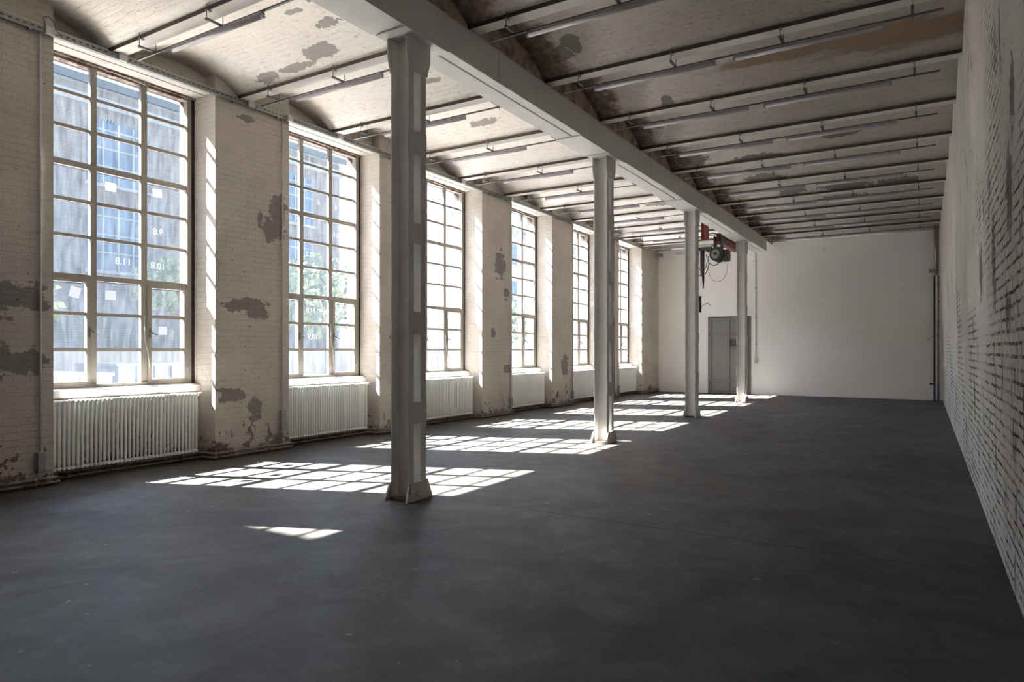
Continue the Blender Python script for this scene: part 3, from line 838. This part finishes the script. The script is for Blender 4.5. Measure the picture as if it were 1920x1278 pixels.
def make_lamp():
    r = empty('batten_lamp', (0, 0, RZ - .04)); L = 1.54
    bm = bmesh.new(); bx(bm, -L / 2, L / 2, -.026, .026, .0, .031)
    bmesh.ops.bevel(bm, geom=bm.edges[:], offset=.005, segments=2, affect='EDGES'); obj('lamp_housing', bm, M['lampb'], r, (0, 0, 0))
    bm = bmesh.new()
    prism(bm, [(.027 * math.cos(t), -.032 * math.sin(t) - .001) for t in [PI * k / 10 for k in range(11)]], 'x', -L / 2 + .02, L / 2 - .02)
    for f in bm.faces: f.smooth = len(f.verts) == 4
    obj('lamp_diffuser', bm, M['diff'], r, (0, 0, 0))
    for s in (-1, 1):
        bm = bmesh.new(); prism(bm, [(.029 * math.cos(t), -.035 * math.sin(t) - .001) for t in [PI * k / 10 for k in range(11)]], 'x', s * (L / 2 - .02) if s < 0 else L / 2 - .02, s * L / 2 if s < 0 else L / 2)
        obj('end_cap', bm, M['lampb'], r, (0, 0, 0))
    return r
railL = make_rail(-7.95, -4.85, (-7.60, -6.37, -5.12), (-7.9, -7.3)); railR = make_rail(-3.92, .17, (-3.80, -2.58, -1.35, -.10), (-4.1, -3.7))
lamp = make_lamp(); used = set()
def putobj(o, loc, lab):
    if o.name not in used:
        used.add(o.name); o.location = loc; o['label'] = lab; return o
    return dup(o, loc, lab)
for o, cat, grp in ((railL, 'lamp rail', 'lamp rails on the window side'), (railR, 'lamp rail', 'lamp rails on the right side'), (lamp, 'lamp', 'batten lamps under the joists')): tag(o, 'x', cat, grp)
jn = 11
for j in range(0, jn):
    y = J0 + j * DJ + RYO
    putobj(railL, (railL.location.x, y, RZ), 'thin dark lamp rail under the %s joist, window side' % ORD[j])
    putobj(lamp, (-6.47, y, RZ - .041), 'slim batten lamp under the %s joist, window side' % ORD[j])
    if j >= 1:
        putobj(railR, (railR.location.x, y, RZ), 'thin dark lamp rail under the %s joist, right of the girder' % ORD[j])
        putobj(lamp, (-2.87, y, RZ - .041), 'slim batten lamp under the %s joist, just right of the girder' % ORD[j])
        putobj(lamp, (-1.12, y, RZ - .041), 'slim batten lamp under the %s joist, towards the right wall' % ORD[j])

# ------------------------------------------------------------------ far door
DX0, DX1, DZ = -6.46, -5.02, 2.60
d = empty('door_1', (-5.74, YF, 0)); tag(d, 'worn grey green steel panelled door in the far white wall', 'door', kind='structure')
bm = bmesh.new()
bx(bm, DX0, DX0 + .07, YF - .035, YF - .001, 0, DZ); bx(bm, DX1 - .08, DX1, YF - .035, YF - .001, 0, DZ); bx(bm, DX0, DX1, YF - .035, YF - .001, DZ + .001, DZ + .06)
obj('door_frame', bm, M['doorf'], d)
bm = bmesh.new(); bx(bm, DX0 + .075, DX1 - .085, YF - .05, YF - .002, .01, DZ - .005)
leaf = obj('door_leaf', bm, M['door'], d)
bm = bmesh.new(); y0, y1 = YF - .072, YF - .0505
lx0, lx1 = DX0 + .075, DX1 - .085; mid = (lx0 + lx1) / 2
for a, b in ((lx0, lx0 + .06), (mid - .03, mid + .03), (lx1 - .06, lx1)): bx(bm, a, b, y0, y1, .012, DZ - .008)
for z0, z1 in ((.012, .07), (.42, .48), (2.02, 2.08), (DZ - .07, DZ - .008)):
    for a, b in ((lx0 + .0605, mid - .0305), (mid + .0305, lx1 - .0605)): bx(bm, a, b, y0, y1, z0, z1)
obj('door_ribs', bm, M['door'], leaf)
bm = bmesh.new(); ys = YF - .0515
for a in (lx0 + .062, mid - .040, mid + .032, lx1 - .070): bx(bm, a, a + .008, ys - .004, ys, .08, DZ - .08)
for z in (.075, .410, .482, 2.010, 2.082, DZ - .080):
    for a, b in ((lx0 + .072, mid - .042), (mid + .042, lx1 - .072)): bx(bm, a, b, ys - .004, ys, z, z + .008)
obj('panel_seams', bm, M['lip'], leaf)
bm = bmesh.new(); bx(bm, mid + .05, lx1 - .08, y0 - .01, y1, 1.62, 1.84); obj('letter_hatch', bm, M['lip'], leaf)
bm = bmesh.new(); bx(bm, mid + .03, lx1 - .06, y0 - .02, y1, 1.54, 1.58); bx(bm, mid + .03, lx1 - .06, y0 - .02, y1, 1.86, 1.90); obj('hatch_rails', bm, M['doorf'], leaf)
bm = bmesh.new(); tube(bm, [(lx1 - .10, y0, 1.19), (lx1 - .10, y0 - .05, 1.19), (lx1 - .24, y0 - .055, 1.195)], .014, 8); bx(bm, lx1 - .13, lx1 - .07, y0 - .008, y0, 1.08, 1.26)
obj('handle', bm, M['clamp'], leaf)
for zz in (.35, 2.05):
    bm = bmesh.new(); tube(bm, [(lx0 - .005, YF - .07, zz - .06), (lx0 - .005, YF - .07, zz + .06)], .018, 8); obj('hinge', bm, M['doorf'], d)
# conduit and switch to the right of the door
o = empty('wall_conduit', (-4.86, YF - .02, 1.2)); tag(o, 'white vertical conduit on the far wall right of the door', 'conduit')
bm = bmesh.new(); tube(bm, [(-4.86, YF - .02, 1.25), (-4.86, YF - .02, 4.8)], .014, 8); obj('conduit_pipe', bm, M['plasticw'], o)
for zz in (1.7, 2.6, 3.6, 4.5):
    bm = bmesh.new(); bx(bm, -4.89, -4.83, YF - .012, YF - .001, zz - .02, zz + .02); obj('conduit_clip', bm, M['plasticg'], o)
bm = bmesh.new(); bx(bm, -4.90, -4.81, YF - .055, YF - .001, 1.06, 1.24); bmesh.ops.bevel(bm, geom=bm.edges[:], offset=.008, segments=2, affect='EDGES')
tag(obj('light_switch', bm, M['plasticw']), 'white light switch box on the far wall right of the door', 'switch')
# baseboard-like pale strip lamp over the left of the far wall
bm = bmesh.new(); bx(bm, -7.6, -6.2, YF - .08, YF - .001, 4.93, 4.98)
tag(obj('strip_light', bm, M['plasticw']), 'white strip light high on the far wall left of the hoist', 'lamp')
bm = bmesh.new(); bx(bm, -8.2, -8.02, 23.3, 23.6, 4.85, 4.95); tube(bm, [(-8.1, 23.3, 4.9), (-8.1, 22.3, 4.98)], .02, 8)
tag(obj('junction_box', bm, M['galv']), 'galvanised box at the far end of the cable tray in the corner', 'junction box')

# ------------------------------------------------------------------ hoist between the last two columns
HX = -5.0
mb = empty('hoist_beam', (HX, 19.5, 4.7)); tag(mb, 'red oxide painted monorail beam hanging under the joists', 'beam')
bm = bmesh.new(); HY0, HY1 = 19.3, 21.55; z0 = 4.55
bx(bm, HX - .075, HX + .075, HY0, HY1, z0, z0 + .014); bx(bm, HX - .075, HX + .075, HY0, HY1, z0 + .23, z0 + .245); bx(bm, HX - .005, HX + .005, HY0, HY1, z0 + .0145, z0 + .2295)
obj('monorail', bm, M['red'], mb)
bm = bmesh.new(); bx(bm, HX - .08, HX + .08, HY1 + .001, HY1 + .02, z0 - .02, z0 + .26); obj('end_stop', bm, M['girder'], mb)
for yy in (J0 + 9 * DJ + .05,):
    bm = bmesh.new(); bx(bm, HX - .03, HX + .03, yy, yy + .10, z0 + .246, ZS - .001); obj('hanger', bm, M['lip'], mb)
yy = J0 + 8 * DJ + .02
sp = empty('support_bracket', (-5.55, yy, 4.8)); tag(sp, 'short red steel bracket hanging from a joist left of the hoist', 'bracket')
bm = bmesh.new(); X = -5.12
bx(bm, X - .09, X - .078, yy + .02, yy + .15, 4.52, ZS - .013); bx(bm, X + .078, X + .09, yy + .02, yy + .15, 4.52, ZS - .013); bx(bm, X - .0775, X + .0775, yy + .08, yy + .092, 4.52, ZS - .013)
obj('bracket_column', bm, M['red'], sp)
bm = bmesh.new(); bx(bm, X - .13, X + .11, yy, yy + .17, ZS - .012, ZS - .001); bx(bm, X - .13, X + .11, yy, yy + .17, 4.505, 4.518); obj('bracket_plate', bm, M['red'], sp)
h = empty('electric_hoist', (HX, 19.3, 4.3)); tag(h, 'black electric chain hoist motor with looped cables on the red beam', 'hoist')
hy = 19.35
bm = bmesh.new(); tube(bm, [(HX - .02, hy - .02, 4.22), (HX - .02, hy + .42, 4.22)], .19, 24); 
for q in range(6): tube(bm, [(HX - .02, hy + .03 + q * .065, 4.22), (HX - .02, hy + .05 + q * .065, 4.22)], .205, 24)
obj('motor', bm, M['motor'], h)
bm = bmesh.new(); tube(bm, [(HX - .02, hy - .10, 4.22), (HX - .02, hy - .05, 4.22), (HX - .02, hy - .021, 4.22)], [.09, .13, .14], 24); obj('motor_cap', bm, M['motorg'], h)
bm = bmesh.new(); tube(bm, [(HX - .02, hy - .125, 4.22), (HX - .02, hy - .101, 4.22)], .045, 16); obj('shaft_cover', bm, M['motor'], h)
bm = bmesh.new(); bx(bm, HX + .10, HX + .30, hy + .05, hy + .34, 4.02, 4.34); bx(bm, HX - .30, HX - .24, hy - .05, hy + .2, 4.30, 4.46)
bmesh.ops.bevel(bm, geom=bm.edges[:], offset=.02, segments=2, affect='EDGES'); obj('gear_housing', bm, M['motor'], h)
bm = bmesh.new(); bx(bm, HX - .11, HX - .085, hy + .05, hy + .3, 4.40, 4.74); bx(bm, HX + .085, HX + .11, hy + .05, hy + .3, 4.40, 4.74); bx(bm, HX - .0845, HX + .0845, hy + .05, hy + .3, 4.40, 4.425)
for s in (-1, 1):
    for q in (.1, .25): tube(bm, [(HX + s * .03, hy + q, 4.60), (HX + s * .084, hy + q, 4.60)], .035, 14)
obj('trolley', bm, M['motor'], h)
bm = bmesh.new(); bx(bm, HX - .52, HX - .12, hy - .12, hy - .02, 4.42, 4.50); obj('cover_strip', bm, M['plasticw'], h)
bm = bmesh.new(); bx(bm, HX - .50, HX - .14, hy - .10, hy + .02, 4.34, 4.419); obj('control_box', bm, M['motor'], h)
bm = bmesh.new(); tube(bm, [(HX - .40, hy, 4.34), (HX - .40, hy, 3.75), (HX - .39, hy, 3.45), (HX - .385, hy, 3.25)], [.045, .040, .03, .012], 10); obj('pendant_control', bm, M['motor'], h)
bm = bmesh.new(); tube(bm, [(HX - .455, hy, 4.40), (HX - .46, hy, 4.0), (HX - .45, hy, 3.6)], .02, 8); obj('red_strap', bm, M['red'], h)
def loop(cx, cz, rx, rz, a0, a1, n=18, yy=hy): return [(cx + rx * math.cos(a0 + (a1 - a0) * t / n), yy, cz + rz * math.sin(a0 + (a1 - a0) * t / n)) for t in range(n + 1)]
for args, rr in (((HX - .45, 4.0, .22, .38, PI * .75, PI * 2.15), .012), ((HX - .42, 4.05, .14, .28, PI * .7, PI * 2.2), .010), ((HX - .08, 4.08, .17, .18, PI, 2 * PI), .012), ((HX + .02, 3.85, .27, .42, PI * 1.1, PI * 2.05), .005)):
    bm = bmesh.new(); tube(bm, loop(*args), rr, 6); obj('cable', bm, M['rubber'], h)
bm = bmesh.new(); tube(bm, [(-5.25, 19.3, 4.78), (-5.2, 19.6, 4.86), (-5.05, 20.0, 4.84), (-4.9, 20.4, 4.88)], .012, 6)
tag(obj('loose_cable', bm, M['rubber']), 'black cable sagging along the top of the red hoist beam', 'cable')

# ------------------------------------------------------------------ services in the far right corner
PY = 23.62
dct = empty('ventilation_duct', (.31, PY, 4.5)); tag(dct, 'galvanised spiral duct hanging in the far right corner', 'duct')
bm = bmesh.new(); tube(bm, [(.31, PY, 3.72), (.31, PY, 5.28)], .062, 18); obj('duct_pipe', bm, M['galv'], dct)
for zz in (3.85, 4.78):
    bm = bmesh.new(); tube(bm, [(.31, PY, zz - .012), (.31, PY, zz + .012)], .067, 18); obj('duct_clamp', bm, M['steel'], dct)
bm = bmesh.new(); bx(bm, .12, .24, PY - .04, PY + .05, 3.80, 3.90); tag(obj('wall_box', bm, M['plasticg']), 'small grey box beside the duct in the far right corner', 'box')
for x, m, m2, lab, zt in ((.262, 'blackpipe', 'blackpipe', 'dark tall water pipe with stop valve in the far right corner', 3.70), (.36, 'pipe', 'bluepipe', 'brown pipe with blue lower half in the far right corner', 3.70)):
    o = empty('water_pipe', (x, PY, 0)); tag(o, lab, 'pipe', 'water pipes in the far corner')
    bm = bmesh.new(); tube(bm, [(x, PY, .56), (x, PY, zt)], .026, 12); obj('pipe_upper', bm, M[m], o)
    bm = bmesh.new(); tube(bm, [(x, PY, .05), (x, PY, .40)], .028, 12); obj('pipe_lower', bm, M[m2], o)
    bm = bmesh.new(); tube(bm, [(x, PY, .0), (x, PY, .015), (x, PY, .055)], [.044, .044, .03], 12); obj('floor_collar', bm, M['redpipe'], o)
    bm = bmesh.new(); tube(bm, [(x, PY, .401), (x, PY, .43), (x, PY, .53), (x, PY, .559)], [.02, .034, .034, .02], 12); obj('valve', bm, M['brass'], o)
bm = bmesh.new(); tube(bm, [(.262, PY - .03, .5), (.18, PY - .05, .5), (.14, PY - .05, .5)], [.02, .02, .045], 12)
tag(obj('valve_handwheel', bm, M['motor']), 'black valve handwheel on the dark pipe in the far right corner', 'valve')
bm = bmesh.new(); tube(bm, [(.25, PY - .02, 1.95), (.17, PY - .04, 1.85), (.06, PY - .03, 1.80)], .006, 6)
tag(obj('wire_tail', bm, M['rubber']), 'thin dark wire curling left from the corner pipes', 'wire')

# ------------------------------------------------------------------ outside
tag(box_obj('ground_yard', M['ground'], -80, -9.01, -60, 120, -.5, -.2), 'pale sunlit yard outside the windows', 'ground', kind='structure')
def facade(name, lab, x, y0, y1, h, m, wy, wz, ww, wh, depth=6, arched=True, glass='blueglass'):
    r = empty(name, (x, (y0 + y1) / 2, -.2)); tag(r, lab, 'building')
    bm = bmesh.new(); bx(bm, x - depth, x, y0, y1, -.2, h); obj('wall', bm, M[m], r)
    bm = bmesh.new(); bx(bm, x - depth - .1, x + .35, y0 - .1, y1 + .1, h + .001, h + .25); bx(bm, x - depth - .1, x + .15, y0 - .1, y1 + .1, h - .55, h - .001 - .25)
    obj('cornice', bm, M['stone'], r)
    for y in wy:
        for z in wz:
            bm = bmesh.new()
            if arched:
                pts = [(y - ww / 2, z), (y + ww / 2, z)] + [(y + ww / 2 * math.cos(t), z + wh + .35 * math.sin(t)) for t in [PI * k / 8 for k in range(9)]]
            else: pts = [(y - ww / 2, z), (y + ww / 2, z), (y + ww / 2, z + wh), (y - ww / 2, z + wh)]
            prism(bm, pts, 'x', x + .005, x + .03)
            w = obj('window', bm, M[glass], r)
            bm = bmesh.new()
            for q in (-.25, 0, .25) if ww > 1.5 else (0,): bx(bm, x + .031, x + .07, y + q * ww - .03, y + q * ww + .03, z, z + wh + (.25 if arched else 0))
            for q in (.33, .66, 1): bx(bm, x + .031, x + .065, y - ww / 2, y + ww / 2, z + wh * q - .025, z + wh * q + .025)
            bx(bm, x + .031, x + .14, y - ww / 2 - .1, y + ww / 2 + .1, z - .1, z)
            obj('window_bars', bm, M['stone'], w)
    return r
facade('brick_building', 'dark brick building with blue arched windows beyond the nearest window', -22, 2, 21.5, 9.6, 'facade', (5.0, 8.6, 11.9, 15.6, 19.0), (4.0, 6.7), 1.9, 1.7)
facade('pale_building', 'pale building with blue window bands behind the middle windows', -34, 46, 84, 13, 'pale', (49, 55, 61, 67, 73, 79), (2.5, 6.2, 9.8), 3.4, 2.0, 8, False)
tag(box_obj('yard_wall', M['pale'], -24, -23.7, 21.7, 46, -.2, 3.3), 'low pale yard wall beyond the third window', 'wall')
fw = facade('side_wing', 'brick side wing of the works beside the yard, left of the windows', -9.6, -14, -.52, 11.3, 'facade', (-4, -8), (2, 6), 1.6, 2, 14)
def tree(x, y, h, rad, lab, n=1500):
    r = empty('tree', (x, y, -.2)); tag(r, lab, 'tree', 'trees in the yard')
    bm = bmesh.new(); tube(bm, [(x, y, -.2), (x + .05, y, h * .4), (x - .05, y + .1, h * .8)], [.12, .09, .03], 8)
    for a in range(5):
        an = a * 1.3; tube(bm, [(x, y, h * .45), (x + math.cos(an) * rad * .5, y + math.sin(an) * rad * .5, h * .7)], [.05, .02], 6)
    obj('trunk', bm, M['bark'], r)
    bm = bmesh.new(); rg = random.Random(int(y * 10))
    cl = [(rg.uniform(-.6, .6) * rad, rg.uniform(-.6, .6) * rad, rg.uniform(.55, .85) * h, rg.uniform(.3, .5) * rad) for _ in range(11)]
    for _ in range(n):
        cx, cy, cz, cr = rg.choice(cl)
        v = Vector((rg.gauss(0, 1), rg.gauss(0, 1), rg.gauss(0, 1))).normalized() * cr * rg.random() ** .4
        p = Vector((x + cx, y + cy, cz)) + v; a = Vector((rg.gauss(0, 1), rg.gauss(0, 1), rg.gauss(0, 1))).normalized() * .10; b = a.orthogonal().normalized() * .06
        q = [bm.verts.new(p - a), bm.verts.new(p + b), bm.verts.new(p + a), bm.verts.new(p - b)]; bm.faces.new(q)
    obj('foliage', bm, M['leaf'], r)
tree(-17.8, 11.6, 4.6, 1.6, 'leafy green tree seen low through the nearest window, right part')
tree(-12.2, 4.4, 4.2, 1.3, 'leafy green tree seen through the left column of the nearest window')
tree(-15.0, 14.2, 4.6, 1.8, 'leafy green tree seen low through the second window')
tree(-16.0, 26.0, 4.0, 1.6, 'leafy green tree seen through the third and fourth windows')
def container(x0, x1, y0, y1, z1, m, lab):
    r = empty('skip_container', ((x0 + x1) / 2, (y0 + y1) / 2, -.2)); tag(r, lab, 'container')
    bm = bmesh.new(); bx(bm, x0, x1, y0, y1, -.2, z1); obj('container_body', bm, M[m], r)
    bm = bmesh.new(); bx(bm, x0 - .03, x1 + .03, y0 - .03, y1 + .03, z1 + .001, z1 + .06)
    n = int((y1 - y0) / .4)
    for q in range(n + 1): bx(bm, x1 + .001, x1 + .05, y0 + q * .4 - .0, y0 + q * .4 + .05, -.15, z1)
    obj('container_ribs', bm, M[m], r)
container(-15.5, -13.5, 5.0, 7.2, 1.0, 'cont', 'white container outside, low in the left column of the nearest window')
container(-16.5, -14.8, 8.0, 10.2, 1.15, 'contg', 'grey container outside, low in the middle of the nearest window')
container(-19.5, -17.5, 21.5, 24.0, 1.3, 'cont', 'white container outside, low in the third window')
tag(box_obj('loading_ramp', M['ramp'], -21.0, -20.2, 3, 21, -.2, 1.55), 'pale low loading ramp along the brick building outside', 'ramp')

# ------------------------------------------------------------------ light
sun = bpy.data.lights.new('sun', 'SUN'); sun.energy = 8.0; sun.angle = math.radians(.55); sun.color = (1, .95, .87)
so = bpy.data.objects.new('sun', sun); C.objects.link(so)
sdir = Vector((.97, .365, -1.0)).normalized()
so.rotation_euler = sdir.to_track_quat('-Z', 'Y').to_euler(); so.location = (-20, -8, 20)
wd = bpy.data.worlds.new('sky'); bpy.context.scene.world = wd; wd.use_nodes = True
nt = wd.node_tree; nt.nodes.clear()
sky = nt.nodes.new('ShaderNodeTexSky'); sky.sky_type = 'NISHITA'; sky.sun_disc = False
sky.sun_elevation = math.asin(-sdir.z); sky.sun_rotation = math.atan2(-sdir.x, -sdir.y); sky.air_density = 1.2; sky.dust_density = .9
bg = nt.nodes.new('ShaderNodeBackground'); bg.inputs[1].default_value = .11
out = nt.nodes.new('ShaderNodeOutputWorld'); nt.links.new(sky.outputs[0], bg.inputs[0]); nt.links.new(bg.outputs[0], out.inputs[0])

# ------------------------------------------------------------------ camera
cam = bpy.data.cameras.new('camera'); co = bpy.data.objects.new('camera', cam); C.objects.link(co)
co.location = (0, 0, 1.5); co.rotation_euler = (PI / 2, 0, .54713)
cam.sensor_width = 36; cam.lens = 1268.44 / 1920 * 36; cam.shift_y = 17.035 / 1920; cam.clip_end = 400; cam.clip_start = .05
sc = bpy.context.scene; sc.camera = co
sc.view_settings.view_transform = 'Standard'; sc.view_settings.look = 'None'; sc.view_settings.gamma = 1; sc.view_settings.use_curve_mapping = False
sc.view_settings.exposure = 4.2
cy = sc.cycles
cy.max_bounces = 12; cy.diffuse_bounces = 8; cy.glossy_bounces = 3; cy.transmission_bounces = 6; cy.transparent_max_bounces = 16
cy.caustics_reflective = False; cy.caustics_refractive = False; cy.use_denoising = True
cy.sample_clamp_indirect = 8
